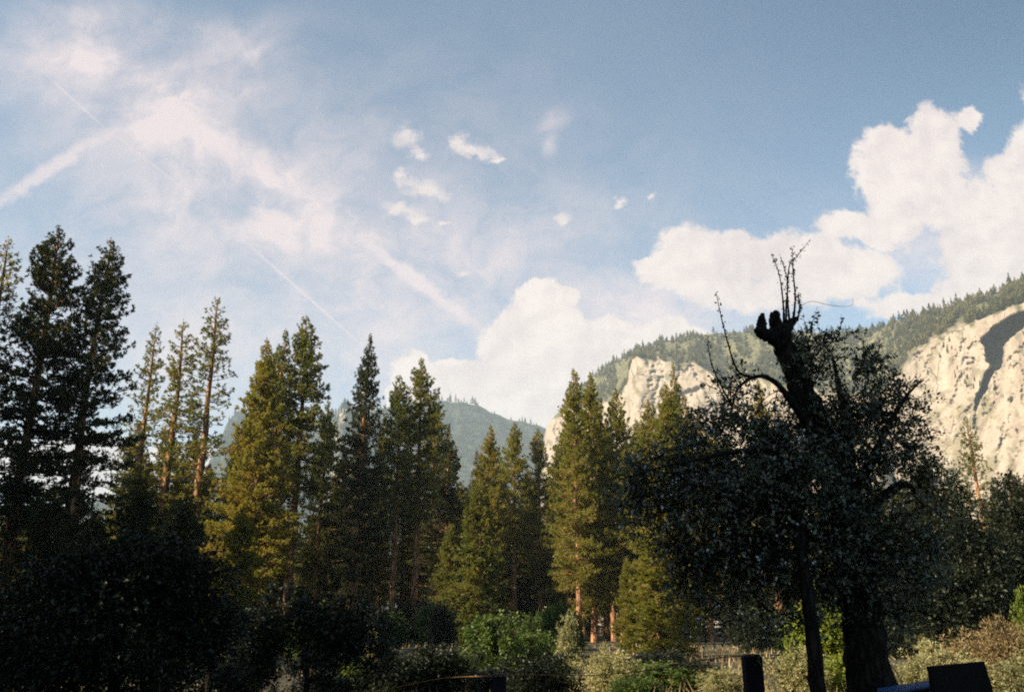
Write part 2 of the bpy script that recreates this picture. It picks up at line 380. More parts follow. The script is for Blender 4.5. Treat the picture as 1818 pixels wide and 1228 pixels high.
proto('young', ALLN, seed=18, H=14, base=.05, maxr=3.4, gap=.20, tufts=32, tl=0.261, power=.85, skip=.08, up=.35, per=4, stubs=0)

def pine(px, py, Y, key, col, w=1.0, label=None, group=None, rz=None, cat='pine tree', root=None):
    """a pine whose tip shows at (px, py) and which stands Y metres ahead"""
    top = at(px, py, Y); pr = PINES[key]; s = top.z / pr['H']
    e = empty('pine_tree', (top.x, top.y, 0), rnd.uniform(0, 6.28) if rz is None else rz, (s * w, s * w, s))
    link('trunk', pr['trunk'], e); link('crown', pr[col], e)
    tag(e, label, cat, group); return e
rnd = random.Random(5)

# ------------------------------------------------------------------ ground
def groundmat():
    m, t, out = newmat('meadow'); co = objco(t)
    f = noise(co, .35, 8, .65, tree=t); f2 = noise(co, 9, 5, .7, tree=t)
    c = mramp(t, mth('ADD', mth('MULTIPLY', f, .6, tree=t), mth('MULTIPLY', f2, .4, tree=t), tree=t),
              [(.3, (.018, .02, .009)), (.5, (.04, .036, .016)), (.7, (.08, .065, .032))])
    p = t.nodes.new('ShaderNodeBsdfPrincipled'); t.links.new(c, p.inputs['Base Color']); p.inputs['Roughness'].default_value = .95
    b = t.nodes.new('ShaderNodeBump'); b.inputs['Distance'].default_value = .1; t.links.new(f2, b.inputs['Height'])
    t.links.new(b.outputs[0], p.inputs['Normal']); t.links.new(p.outputs[0], out.inputs[0]); return m
g = link('ground', mesh('ground', [(-5000,-5000,0),(5000,-5000,0),(5000,5000,0),(-5000,5000,0)], np.array([[0,1,2,3]]), [groundmat()]))
tag(g, 'dry meadow floor under the trees', kind='structure')

# ------------------------------------------------------------------ mountains
def granite(forest=False):
    m, t, out = newmat('forest_floor' if forest else 'granite'); co = objco(t)
    mp = t.nodes.new('ShaderNodeMapping'); mp.inputs[3].default_value = (1, 1, .13); t.links.new(warp_t(t, co, .012, 30), mp.inputs[0])
    streak = noise(mp.outputs[0], .045, 6, .62, tree=t)
    blot = noise(co, .018, 6, .6, tree=t); fine = noise(co, .25, 6, .7, tree=t)
    f = mth('ADD', mth('ADD', mth('MULTIPLY', streak, .42, tree=t), mth('MULTIPLY', blot, .33, tree=t), tree=t), mth('MULTIPLY', fine, .25, tree=t), tree=t)
    c = mramp(t, f, [(.34, (.09, .073, .058)), (.41, (.19, .153, .12)), (.48, (.265, .222, .178)), (.57, (.31, .268, .22)), (.70, (.385, .34, .285))])
    vo = t.nodes.new('ShaderNodeTexVoronoi'); vo.feature = 'DISTANCE_TO_EDGE'; vo.inputs['Scale'].default_value = .028
    mp2 = t.nodes.new('ShaderNodeMapping'); mp2.inputs[2].default_value = (0, .35, 0); mp2.inputs[3].default_value = (1, 1, .4); t.links.new(warp_t(t, co, .03, 26), mp2.inputs[0]); t.links.new(mp2.outputs[0], vo.inputs[0])
    crk = mth('MULTIPLY', ramp_t(t, vo.outputs[0], .035, .0), ramp_t(t, noise(co, .02, 3, .5, tree=t), .45, .6), tree=t)
    ck = t.nodes.new('ShaderNodeMix'); ck.data_type = 'RGBA'; t.links.new(mth('MULTIPLY', crk, .75, tree=t), ck.inputs[0]); t.links.new(c, ck.inputs[6]); ck.inputs[7].default_value = (.05, .04, .035, 1); c = ck.outputs[2]
    # lichen and scrub clinging to ledges
    sc_ = ramp_t(t, mth('MULTIPLY', noise(co, .045, 7, .7, tree=t), noise(co, .012, 3, .5, tree=t), tree=t), .30, .36)
    mx = t.nodes.new('ShaderNodeMix'); mx.data_type = 'RGBA'; t.links.new(mth('MULTIPLY', sc_, .55, tree=t), mx.inputs[0])
    t.links.new(c, mx.inputs[6]); mx.inputs[7].default_value = (.11, .10, .045, 1)
    # forest floor where the slope carries trees
    at_ = t.nodes.new('ShaderNodeAttribute'); at_.attribute_name = 'wooded'
    c2 = mramp(t, noise(co, .06, 6, .7, tree=t), [(.35, (.015, .022, .012)), (.55, (.03, .038, .018)), (.75, (.07, .07, .04))] if forest else [(.35, (.035, .038, .016)), (.52, (.085, .082, .035)), (.68, (.17, .15, .085))])
    m2 = t.nodes.new('ShaderNodeMix'); m2.data_type = 'RGBA'; t.links.new(at_.outputs['Fac'], m2.inputs[0])
    t.links.new(mx.outputs[2], m2.inputs[6]); t.links.new(c2, m2.inputs[7])
    p = t.nodes.new('ShaderNodeBsdfPrincipled'); t.links.new(m2.outputs[2], p.inputs['Base Color']); p.inputs['Roughness'].default_value = .9
    p.inputs['Specular IOR Level'].default_value = .2
    b = t.nodes.new('ShaderNodeBump'); b.inputs['Distance'].default_value = 1.6; b.inputs['Strength'].default_value = .7
    t.links.new(mth('SUBTRACT', mth('ADD', fine, mth('MULTIPLY', streak, 1.5, tree=t), tree=t), mth('MULTIPLY', crk, 1.2, tree=t), tree=t), b.inputs['Height'])
    t.links.new(b.outputs[0], p.inputs['Normal']); t.links.new(p.outputs[0], out.inputs[0]); return m
def warp_t(t, vec, scale, amt):
    c = vmth('SUBTRACT', noise(vec, scale, 4, .6, tree=t, color=True), (.5, .5, .5), tree=t)
    return vmth('MULTIPLY_ADD', c, (amt, amt, amt), vec, tree=t)
def ramp_t(t, x, lo, hi):
    n = t.nodes.new('ShaderNodeMapRange'); n.interpolation_type = 'SMOOTHSTEP'; t.links.new(x, n.inputs[0])
    n.inputs[1].default_value = lo; n.inputs[2].default_value = hi; return n.outputs[0]
GRANITE = granite(); FLOOR = granite(True)
def toUV(pts): return np.array([uv(*p) for p in pts])
def curve(pts):
    q = toUV(pts); o = np.argsort(q[:, 0]); q = q[o]
    return lambda u: np.interp(u, q[:, 0], q[:, 1])
def sdist(U, V, poly):
    """signed-ish distance (photo units) to a polygon, negative inside"""
    q = toUV(poly); d = np.full(U.shape, 1e9); ins = np.zeros(U.shape, bool)
    for a, b in zip(q, np.roll(q, -1, 0)):
        ab = b - a; t_ = np.clip(((U - a[0]) * ab[0] + (V - a[1]) * ab[1]) / (ab @ ab + 1e-12), 0, 1)
        d = np.minimum(d, np.hypot(U - a[0] - t_ * ab[0], V - a[1] - t_ * ab[1]))
        c = ((a[1] > V) != (b[1] > V)) & (U < (b[0] - a[0]) * (V - a[1]) / (b[1] - a[1] + 1e-12) + a[0]); ins ^= c
    d = d * 1500; return np.where(ins, -d, d)
def ldist(U, V, line):
    q = toUV(line); d = np.full(U.shape, 1e9)
    for a, b in zip(q[:-1], q[1:]):
        ab = b - a; t_ = np.clip(((U - a[0]) * ab[0] + (V - a[1]) * ab[1]) / (ab @ ab + 1e-12), 0, 1)
        d = np.minimum(d, np.hypot(U - a[0] - t_ * ab[0], V - a[1] - t_ * ab[1]))
    return d * 1500
def sm(x, a, b):
    t_ = np.clip((x - a) / (b - a), 0, 1); return t_ * t_ * (3 - 2 * t_)
def grid_faces(nr, nc):
    i = np.arange(nr - 1)[:, None] * nc; j = np.arange(nc - 1)[None, :]
    return np.stack([i + j, i + j + 1, i + nc + j + 1, i + nc + j], -1).reshape(-1, 4)
def massif(name, ridge, edge, dist, u0, u1, nc, nw, ns, slope, talus, carve, rough, seed, back=500, woodfn=None, mat=None):
    U1 = np.linspace(u0, u1, nc); fr, fe, fd = curve(ridge), curve(edge), dist
    vr = fr(U1); ve = np.minimum(fe(U1), vr - .0004)
    tw = np.linspace(0, 1, nw); ts = np.linspace(0, 1, ns + 1)[1:]
    rough_r = (fbm(np.column_stack([U1 * 90, U1 * 0, U1 * 0]), 4, seed) - .5) * .006
    rows_v = [ve * t_ + rough_r * t_ for t_ in tw] + [(ve + rough_r) * (1 - t_) + (vr + rough_r) * t_ for t_ in ts]
    V = np.array(rows_v); U = np.broadcast_to(U1, V.shape).copy()
    D0 = fd(U1)
    prog = np.array([(-talus * (1 - t_) ** 2.2 + t_ * 40) for t_ in tw] + [40 + slope * t_ ** .9 for t_ in ts])
    D = D0[None, :] + prog[:, None]
    isw = np.concatenate([np.zeros(nw), ts])[:, None] * np.ones((1, nc))
    X, Z = U * D, EYE + V * D
    p3 = np.stack([X / 55, D / 55, Z / 110], -1)
    disp = (fbm(p3, 5, seed) - .5) * 2
    rid = 1 - np.abs(fbm(np.stack([X / 90 + Z / 200, D / 90, Z / 200], -1), 5, seed + 9) - .5) * 4
    fine = (fbm(np.stack([X / 9, D / 9, Z / 16], -1), 4, seed + 20) - .5)
    slab = (fbm(np.stack([X / 28 + .4 * Z / 60, D / 60, Z / 160], -1), 3, seed + 30) - .5)
    dd = rough * (disp * .8 + np.clip(rid, 0, 1) * .15 + fine * .25 + slab * .6)
    top = (1 - isw * .5)
    dd = dd * top + carve(U, V)
    D = D + dd
    X, Z = U * D, EYE + V * D
    Z[0] = -3
    # the far side falls away behind the crest
    bt = np.linspace(0, 1, 7)[1:]
    Xb = np.array([U1 * (D[-1] + back * t_) for t_ in bt]); Yb = np.array([D[-1] + back * t_ for t_ in bt]); Zb = np.array([Z[-1] * (1 - t_ ** 1.5) - 3 * t_ - back * .02 * t_ for t_ in bt])
    X, Y, Z = np.vstack([X, Xb]), np.vstack([D, Yb]), np.vstack([Z, Zb])
    me = mesh(name, np.stack([X, Y, Z], -1).reshape(-1, 3), grid_faces(*X.shape), [mat or GRANITE], True)
    wd = np.vstack([woodfn(U, V, isw, ve), np.ones_like(Xb)])
    a = me.attributes.new('wooded', 'FLOAT', 'POINT'); a.data.foreach_set('value', wd.astype(np.float32).ravel())
    o = link(name, me); tag(o, None, kind='structure')
    def surf(u, vfrac_row):
        j = np.clip(np.searchsorted(U1, u), 0, nc - 1); i = np.clip((nw + vfrac_row * ns).astype(int), 0, nw + ns - 1)
        return np.stack([X[i, j], Y[i, j], Z[i, j]], -1)
    def surfw(u, wrow):
        j = np.clip(np.searchsorted(U1, u), 0, nc - 1); i = np.clip((wrow * nw).astype(int), 0, nw - 1)
        return np.stack([X[i, j], Y[i, j], Z[i, j]], -1)
    return o, surf, surfw, (U1, vr, ve)

R_ridge = [(944,1085),(952,960),(960,850),(966,775),(972,752),(985,738),(1000,724),(1020,700),(1045,672),(1080,648),(1128,622),(1170,610),(1230,597),(1290,590),(1340,585),(1400,588),(1450,590),
           (1520,586),(1560,580),(1620,566),(1700,541),(1760,522),(1818,502),(1900,478),(2200,400)]
R_edge = [(944,1100),(960,856),(966,780),(972,756),(985,742),(1000,730),(1020,722),(1045,722),(1090,712),(1112,690),(1122,640),(1130,632),(1160,640),(1200,648),(1232,646),(1262,664),(1290,690),(1330,668),(1400,690),(1500,705),(1570,700),
          (1596,668),(1612,640),(1640,612),(1700,582),(1760,560),(1818,538),(1900,512),(2200,440)]
q = toUV([(944,900),(1130,650),(1300,650),(1560,680),(1600,660),(1640,640),(1818,600),(2200,560)])
R_dist = lambda u: np.interp(u, q[:, 0], [1900, 1560, 1480, 1330, 1180, 1090, 940, 780])
notch = [(1960,500),(1900,520),(1845,545),(1818,552),(1795,560),(1772,574),(1752,590),(1741,604),(1748,618),(1751,640),(1757,650),(1748,662),(1741,688),(1730,712),(1730,728),(1741,712),(1753,690),(1764,660),(1777,656),(1783,640),(1784,616),(1796,600),(1822,580),(1850,566),(1910,535),(1970,510)]
notch2 = [(1585,660),(1592,640),(1606,622),(1616,616),(1624,628),(1645,618),(1632,636),(1616,652),(1604,676),(1590,694),(1580,680)]
cracks = [([(1734,726),(1730,745),(1733,762)], 3.5, 14), ([(1773,652),(1766,672),(1768,690)], 3.5, 12), ([(1753,692),(1748,712),(1747,738)], 3, 12), ([(1730,640),(1716,660),(1707,668),(1700,688),(1690,715)], 4, 9),
          ([(1730,608),(1716,632),(1706,650)], 3.5, 8), ([(1660,700),(1646,722),(1640,760)], 3, 6), ([(1722,720),(1712,760),(1708,820),(1712,900)], 4, 8), ([(1798,700),(1792,760),(1772,800),(1768,850)], 3, 7),
          ([(1818,780),(1795,840),(1780,900)], 4, 9), ([(1150,640),(1170,670),(1160,720),(1180,780)], 4, 12), ([(1240,690),(1215,700),(1200,730),(1190,790)], 8, 20), ([(1230,650),(1250,690),(1280,740)], 4, 12),
          ([(1818,610),(1800,630),(1782,650),(1768,700),(1752,790)], 3, 6), ([(1040,735),(1030,790),(1035,860)], 5, 14), ([(985,760),(1000,800),(990,860)], 5, 14), ([(1690,590),(1655,622),(1640,660)], 3, 6)]
cr_ = random.Random(14)
for i_ in range(46):
    x_, y_ = (cr_.uniform(1625, 1830), cr_.uniform(600, 900)) if i_ < 32 else (cr_.uniform(1125, 1290), cr_.uniform(640, 780))
    if i_ < 32 and y_ < 640 - (x_ - 1640) * .55 + 20: continue
    a_ = cr_.choice([1.0, 1.2, 1.75, 1.9]) + cr_.uniform(-.2, .2); l_ = cr_.uniform(14, 52); ln_ = [(x_, y_)]
    for q_ in range(4): ln_.append((ln_[-1][0] + l_ / 4 * math.cos(a_ + cr_.uniform(-.5, .5)), ln_[-1][1] - l_ / 4 * math.sin(a_ + cr_.uniform(-.5, .5))))
    cracks.append((ln_, cr_.uniform(1.4, 3.2), cr_.uniform(4, 10)))
def R_carve(U, V):
    w = (fbm(np.stack([U * 300, V * 300, U * 0], -1), 4, 77) - .5) * 14
    d = 60 * sm(-sdist(U, V, notch) + w * .45, -1, 3) + 26 * sm(-sdist(U, V, notch2) + w, -2, 6)
    for ln, wd_, dp in cracks: d = d + dp * .55 * sm(-ldist(U, V, ln) + w * 1.1, -wd_, 0)
    gully = [(1575,1000),(1600,800),(1590,700),(1600,650)]
    return d + 60 * sm(-ldist(U, V, gully), -34, 0)
def R_wood(U, V, isw, ve):
    n_ = fbm(np.stack([U * 120, V * 120, U * 0], -1), 4, 5)
    d = (V - ve[None, :]) * 1500
    return np.clip(sm(d + (n_ - .5) * 40, -4, 10) * sm(isw, -.1, .02) * .95 + sm(n_, .60, .70) * .5 * (V > .1), 0, 1)
cliff, R_surf, R_wall, R_e = massif('granite_mountain', R_ridge, R_edge, R_dist, uv(944, 1000)[0], uv(2150, 600)[0], 620, 300, 60, 260, 230, R_carve, 13, 3, woodfn=R_wood)

L_ridge = [(-500,900),(-300,900),(0,905),(150,900),(300,890),(350,870),(385,800),(404,748),(418,731),(440,732),(520,742),(585,745),(600,728),(612,716),(622,724),(640,740),(700,716),(780,712),(815,713),(850,722),(900,742),(940,752),(975,762),(1020,775),(1150,800),(1300,830)]
L_edge = [(-500,930),(0,935),(300,915),(380,860),(400,800),(560,900),(590,790),(604,736),(614,722),(624,734),(650,800),(700,900),(800,950),(1300,960)]
L_dist = lambda u: 2600 + 500 * u
def L_wood(U, V, isw, ve):
    n_ = fbm(np.stack([U * 60, V * 60, U * 0], -1), 4, 8); u380 = uv(385, 800)[0]
    rock = ((np.abs(U - uv(612, 740)[0]) < .012) & (n_ > .42)) * 1.0
    return 1 - rock * .9
far_ridge, L_surf, L_wall, L_e = massif('far_ridge', L_ridge, L_edge, L_dist, uv(-450, 800)[0], uv(1250, 830)[0], 340, 90, 70, 700, 500, lambda U, V: 0 * U, 34, 40, woodfn=L_wood, mat=FLOOR)

# small conifers for far slopes: ragged tiers of blades round a stem
def far_conifer(seed, n=46, ratio=.17):
    rg = np.random.default_rng(seed); t_ = np.sort(rg.uniform(.08, 1, n)); az = rg.uniform(0, 6.28, n)
    r = ratio * ((1 - t_) ** .75 + .06) * rg.uniform(.6, 1.3, n); d = np.column_stack([np.cos(az), np.sin(az)])
    s_ = np.column_stack([-d[:, 1], d[:, 0]]); w = r * .55 + .012
    z0 = t_ + .02; z1 = t_ - .05 * rg.uniform(.2, 1.6, n)
    A = np.column_stack([d * 0, z0 + .06]); B = np.column_stack([d * r[:, None] * .9 + s_ * w[:, None], z1]); C = np.column_stack([d * r[:, None] * 1.15, z1 + .01]); E = np.column_stack([d * r[:, None] * .9 - s_ * w[:, None], z1])
    V = np.stack([A, B, C, E], 1).reshape(-1, 3); F_ = np.arange(n)[:, None] * 4 + np.array([[0, 1, 2, 3]])
    st = np.array([[.012, 0, 0], [-.006, .010, 0], [-.006, -.010, 0], [0, 0, 1.03]]); b = len(V)
    V = np.vstack([V, st]); Ft = np.array([[b, b+1, b+3], [b+1, b+2, b+3], [b+2, b, b+3]])
    return V, F_, Ft
FC = [far_conifer(s_, 46, rt) for s_, rt in ((1, .21), (2, .27), (3, .18), (4, .33))]
nr = np.random.default_rng(9)
def scatter_mesh(name, P, hs, mat):
    Vs, Fq, Ft, n = [], [], [], 0
    for i, (p, h) in enumerate(zip(P, hs)):
        V, f4, f3 = FC[i % 4]; a = nr.uniform(0, 6.28); c, s_ = math.cos(a), math.sin(a)
        Vs.append(np.column_stack([V[:, 0] * c - V[:, 1] * s_, V[:, 0] * s_ + V[:, 1] * c, V[:, 2]]) * h + p); Fq.append(f4 + n); Ft.append(f3 + n); n += len(V)
    return mesh(name, np.concatenate(Vs), [np.concatenate(Fq), np.concatenate(Ft)], [mat])
def px_u(px, py): return uv(px, py)[0]
def sample_slope(n, pa, pb, surf, clump, seed, lo=0.02, hi=.96):
    u = nr.uniform(px_u(*pa), px_u(*pb), n * 3); w = nr.uniform(lo, hi, n * 3)
    k_ = fbm(np.column_stack([u * 70, w * 3, u * 0]), 3, seed) > clump; u, w = u[k_][:n], w[k_][:n]
    return surf(u, w)
P1 = sample_slope(3400, (1000, 700), (2050, 500), R_surf, .40, 4)
o = link('forest', scatter_mesh('forest', P1 - [0, 0, .5], nr.uniform(7, 17, len(P1)), M['needle_far']))
tag(o, 'dense conifer forest covering the slope above the granite cliff', 'forest', kind='stuff')
P1 = sample_slope(4200, (-300, 800), (1100, 780), L_surf, .36, 6, .0, .97)
P2 = L_wall(nr.uniform(px_u(400, 800), px_u(1100, 800), 900), nr.uniform(.55, 1, 900))
P1 = np.vstack([P1, P2])
o = link('forest', scatter_mesh('forest', P1 - [0, 0, .5], nr.uniform(16, 34, len(P1)), M['needle_far']))
tag(o, 'hazy blue conifer forest on the distant ridge', 'forest', kind='stuff')
# scrub and stray conifers clinging to the ledges of the wall
u_ = nr.uniform(px_u(1130, 650), px_u(1900, 600), 1500); w_ = nr.uniform(.45, .98, 1500)
k_ = fbm(np.column_stack([u_ * 55 + w_ * 12, w_ * 10, u_ * 0]), 3, 12) > .66
P1 = R_wall(u_[k_], w_[k_])
o = link('scrub', scatter_mesh('scrub', P1 - [0, 0, .5], nr.uniform(3, 9, len(P1)), M['needle_far']))
tag(o, 'dark scrub and stunted conifers clinging to ledges of the granite wall', 'scrub', kind='stuff')
fc_me = []
for i, (V, f4, f3) in enumerate(FC): fc_me.append(mesh('skyline_conifer', V, [f4, f3], [M['needle_far']]))
def skyline(n, pa, pb, surf, hlo, hhi, label, group, row=(.93, 1.0)):
    us = np.linspace(px_u(*pa), px_u(*pb), n) + nr.normal(0, .002, n)
    for i, p in enumerate(surf(us, nr.uniform(*row, n))):
        if fbm(np.array([[us[i] * 90, 0, 0.5]]), 2, 4)[0] < .42: continue
        o = bpy.data.objects.new('skyline_conifer', fc_me[int(nr.integers(4))]); sc.collection.objects.link(o)
        h = nr.uniform(hlo * .6, hhi) * (1.3 if nr.random() < .12 else 1); o.location = p - np.array([0, 0, .5]); o.scale = (h * nr.uniform(.8, 1.15), h, h); o.rotation_euler = (0, 0, nr.uniform(0, 6.28))
        tag(o, label, 'conifer', group)
skyline(200, (1035, 680), (1900, 480), R_surf, 12, 20, 'small conifer standing along the skyline above the sunlit granite cliff', 'conifers along the cliff skyline')
skyline(110, (690, 716), (965, 760), L_surf, 20, 33, 'tiny hazy conifer on the crest of the distant blue ridge', 'conifers along the distant ridge crest')

# ------------------------------------------------------------------ the pines of the valley floor
G1 = 'tall pines across the valley floor'
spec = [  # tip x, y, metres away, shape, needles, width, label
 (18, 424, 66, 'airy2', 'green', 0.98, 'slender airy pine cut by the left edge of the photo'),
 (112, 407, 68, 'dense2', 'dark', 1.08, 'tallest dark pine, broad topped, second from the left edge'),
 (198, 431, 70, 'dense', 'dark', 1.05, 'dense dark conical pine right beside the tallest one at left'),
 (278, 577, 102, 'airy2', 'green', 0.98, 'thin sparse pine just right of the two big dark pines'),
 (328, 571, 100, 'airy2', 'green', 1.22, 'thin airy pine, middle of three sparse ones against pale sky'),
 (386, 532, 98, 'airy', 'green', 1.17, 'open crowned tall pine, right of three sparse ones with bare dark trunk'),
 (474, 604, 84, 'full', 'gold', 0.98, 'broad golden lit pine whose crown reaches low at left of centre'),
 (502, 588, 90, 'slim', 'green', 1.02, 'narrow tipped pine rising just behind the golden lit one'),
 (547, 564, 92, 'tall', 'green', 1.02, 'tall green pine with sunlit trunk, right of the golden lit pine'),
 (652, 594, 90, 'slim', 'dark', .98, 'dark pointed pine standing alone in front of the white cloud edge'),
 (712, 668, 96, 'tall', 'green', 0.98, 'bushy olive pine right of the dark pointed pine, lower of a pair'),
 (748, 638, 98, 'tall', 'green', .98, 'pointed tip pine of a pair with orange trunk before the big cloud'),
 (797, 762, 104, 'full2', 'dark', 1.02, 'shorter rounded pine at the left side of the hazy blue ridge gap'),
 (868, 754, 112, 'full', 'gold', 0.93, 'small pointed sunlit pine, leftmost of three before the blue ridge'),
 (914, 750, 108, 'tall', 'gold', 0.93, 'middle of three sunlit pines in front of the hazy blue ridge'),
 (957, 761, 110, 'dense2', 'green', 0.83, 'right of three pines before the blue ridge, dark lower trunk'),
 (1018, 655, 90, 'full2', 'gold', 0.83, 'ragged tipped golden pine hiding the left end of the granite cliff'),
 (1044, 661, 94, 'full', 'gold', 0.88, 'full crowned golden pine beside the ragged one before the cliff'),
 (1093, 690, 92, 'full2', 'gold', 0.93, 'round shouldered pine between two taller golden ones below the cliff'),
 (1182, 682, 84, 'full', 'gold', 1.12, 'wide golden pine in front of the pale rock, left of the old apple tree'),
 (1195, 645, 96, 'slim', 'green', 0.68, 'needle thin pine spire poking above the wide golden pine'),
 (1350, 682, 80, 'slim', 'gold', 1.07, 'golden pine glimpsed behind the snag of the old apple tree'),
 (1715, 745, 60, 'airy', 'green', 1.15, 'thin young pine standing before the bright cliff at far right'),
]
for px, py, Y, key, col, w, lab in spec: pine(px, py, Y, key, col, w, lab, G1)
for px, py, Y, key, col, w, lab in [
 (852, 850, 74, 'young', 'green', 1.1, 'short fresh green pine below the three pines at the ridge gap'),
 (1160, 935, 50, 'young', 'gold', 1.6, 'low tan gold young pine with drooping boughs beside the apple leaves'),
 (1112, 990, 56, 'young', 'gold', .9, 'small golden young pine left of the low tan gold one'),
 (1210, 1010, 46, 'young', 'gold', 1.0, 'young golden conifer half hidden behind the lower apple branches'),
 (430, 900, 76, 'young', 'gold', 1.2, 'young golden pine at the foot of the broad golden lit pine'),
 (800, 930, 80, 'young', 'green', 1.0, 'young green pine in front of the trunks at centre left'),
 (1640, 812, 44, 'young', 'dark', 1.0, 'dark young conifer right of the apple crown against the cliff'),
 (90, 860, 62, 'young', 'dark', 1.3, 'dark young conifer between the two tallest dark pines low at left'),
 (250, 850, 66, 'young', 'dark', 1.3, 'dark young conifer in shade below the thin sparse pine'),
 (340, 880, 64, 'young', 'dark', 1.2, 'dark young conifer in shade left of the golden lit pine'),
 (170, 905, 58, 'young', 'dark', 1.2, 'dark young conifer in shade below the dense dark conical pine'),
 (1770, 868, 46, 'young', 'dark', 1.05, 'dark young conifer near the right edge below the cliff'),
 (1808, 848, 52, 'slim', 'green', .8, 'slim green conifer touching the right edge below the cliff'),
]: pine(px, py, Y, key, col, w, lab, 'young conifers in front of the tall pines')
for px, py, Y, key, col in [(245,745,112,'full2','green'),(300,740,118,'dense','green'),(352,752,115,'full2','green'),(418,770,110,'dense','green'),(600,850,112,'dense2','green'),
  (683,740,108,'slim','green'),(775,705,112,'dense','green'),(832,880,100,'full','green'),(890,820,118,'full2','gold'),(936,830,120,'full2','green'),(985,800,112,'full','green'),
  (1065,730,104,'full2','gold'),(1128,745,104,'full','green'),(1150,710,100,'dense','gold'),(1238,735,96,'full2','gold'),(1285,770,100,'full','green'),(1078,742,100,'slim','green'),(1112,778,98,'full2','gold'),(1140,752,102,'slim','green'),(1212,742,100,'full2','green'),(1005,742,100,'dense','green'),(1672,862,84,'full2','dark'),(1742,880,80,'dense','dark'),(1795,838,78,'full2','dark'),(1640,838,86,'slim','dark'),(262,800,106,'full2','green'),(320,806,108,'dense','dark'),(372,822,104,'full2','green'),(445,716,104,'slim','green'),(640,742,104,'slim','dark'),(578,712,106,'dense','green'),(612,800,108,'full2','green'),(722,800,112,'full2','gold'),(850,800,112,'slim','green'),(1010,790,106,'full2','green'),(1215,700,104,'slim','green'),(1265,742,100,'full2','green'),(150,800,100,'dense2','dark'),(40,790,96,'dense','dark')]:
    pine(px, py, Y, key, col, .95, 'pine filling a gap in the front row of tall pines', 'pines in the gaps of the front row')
rnd = random.Random(21)
for px in range(-60, 1900, 30):
    for r_ in range(2):
        x = px + rnd.uniform(-16, 16); Y = rnd.uniform(118, 150) if r_ else rnd.uniform(155, 210)
        y = rnd.uniform(845, 930) if 560 < x < 1640 else (rnd.uniform(880, 960) if x < 560 else rnd.uniform(900, 980))
        if 1380 < x < 1560: y = max(y, 900)
        pine(x, y, Y, rnd.choice(['full2', 'dense', 'slim', 'dense2']), rnd.choice(['green', 'dark', 'green', 'gold']), rnd.uniform(1.0, 1.3),
             'pine in the shadowy wood behind the front row of tall pines', 'pines of the wood behind the front row')
for px in range(-40, 1880, 34):
    if 640 < px < 790: continue
    pine(px + rnd.uniform(-14, 14), rnd.uniform(985, 1050), rnd.uniform(112, 150), 'young', rnd.choice(['dark', 'green', 'dark']), rnd.uniform(1.3, 1.7),
         'young bushy conifer of the understory between the tall trunks', 'young conifers between the trunks')
# unseen pines added left of the view to shade the near meadow and left trees
stand = [(-60, 80, 1.0), (-63, 85, 1.05), (-64, 90, 1.1), (-68, 95, 1.1), (-72, 88, 1.1)]
stand += [(-(10 + rnd.uniform(0, 14)), y + rnd.uniform(-1, 1), rnd.uniform(.66, .80)) for y in (-32, -29, -26, -23, -20, -17, -14, -11.5, -9, -6.5, -4, -2)]
stand += [(-(15 + rnd.uniform(0, 8)), y, rnd.uniform(.66, .80)) for y in (-24, -18, -13, -10, -7, -5, -3, -1, 0)]
stand += [(-12.5, 5, .34), (-13.5, 8, .34), (-14.5, 10.5, .33), (-14, 2, .36), (-18, 13, .36), (-17, 9, .36), (-16.5, 6, .36)]
stand += [(-(.62 * y + rnd.uniform(9, 22)), y, rnd.uniform(.75, .95) if y < 40 else rnd.uniform(.95, 1.1)) for y in (26, 29, 32, 35, 38, 41, 44, 47, 50, 53, 56, 59)]
for xo, y, s_ in stand:
    e = empty('pine_tree', (xo, y, 0), rnd.uniform(0, 6.28)); e.scale = (s_ * 1.25, s_ * 1.25, s_); pr = PINES[rnd.choice(['full', 'full2'])]
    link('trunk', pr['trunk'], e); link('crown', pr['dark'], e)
    tag(e, 'unseen dark pine added outside the left of the view for its shade', 'pine tree', 'unseen pines added to shade the meadow from the left')

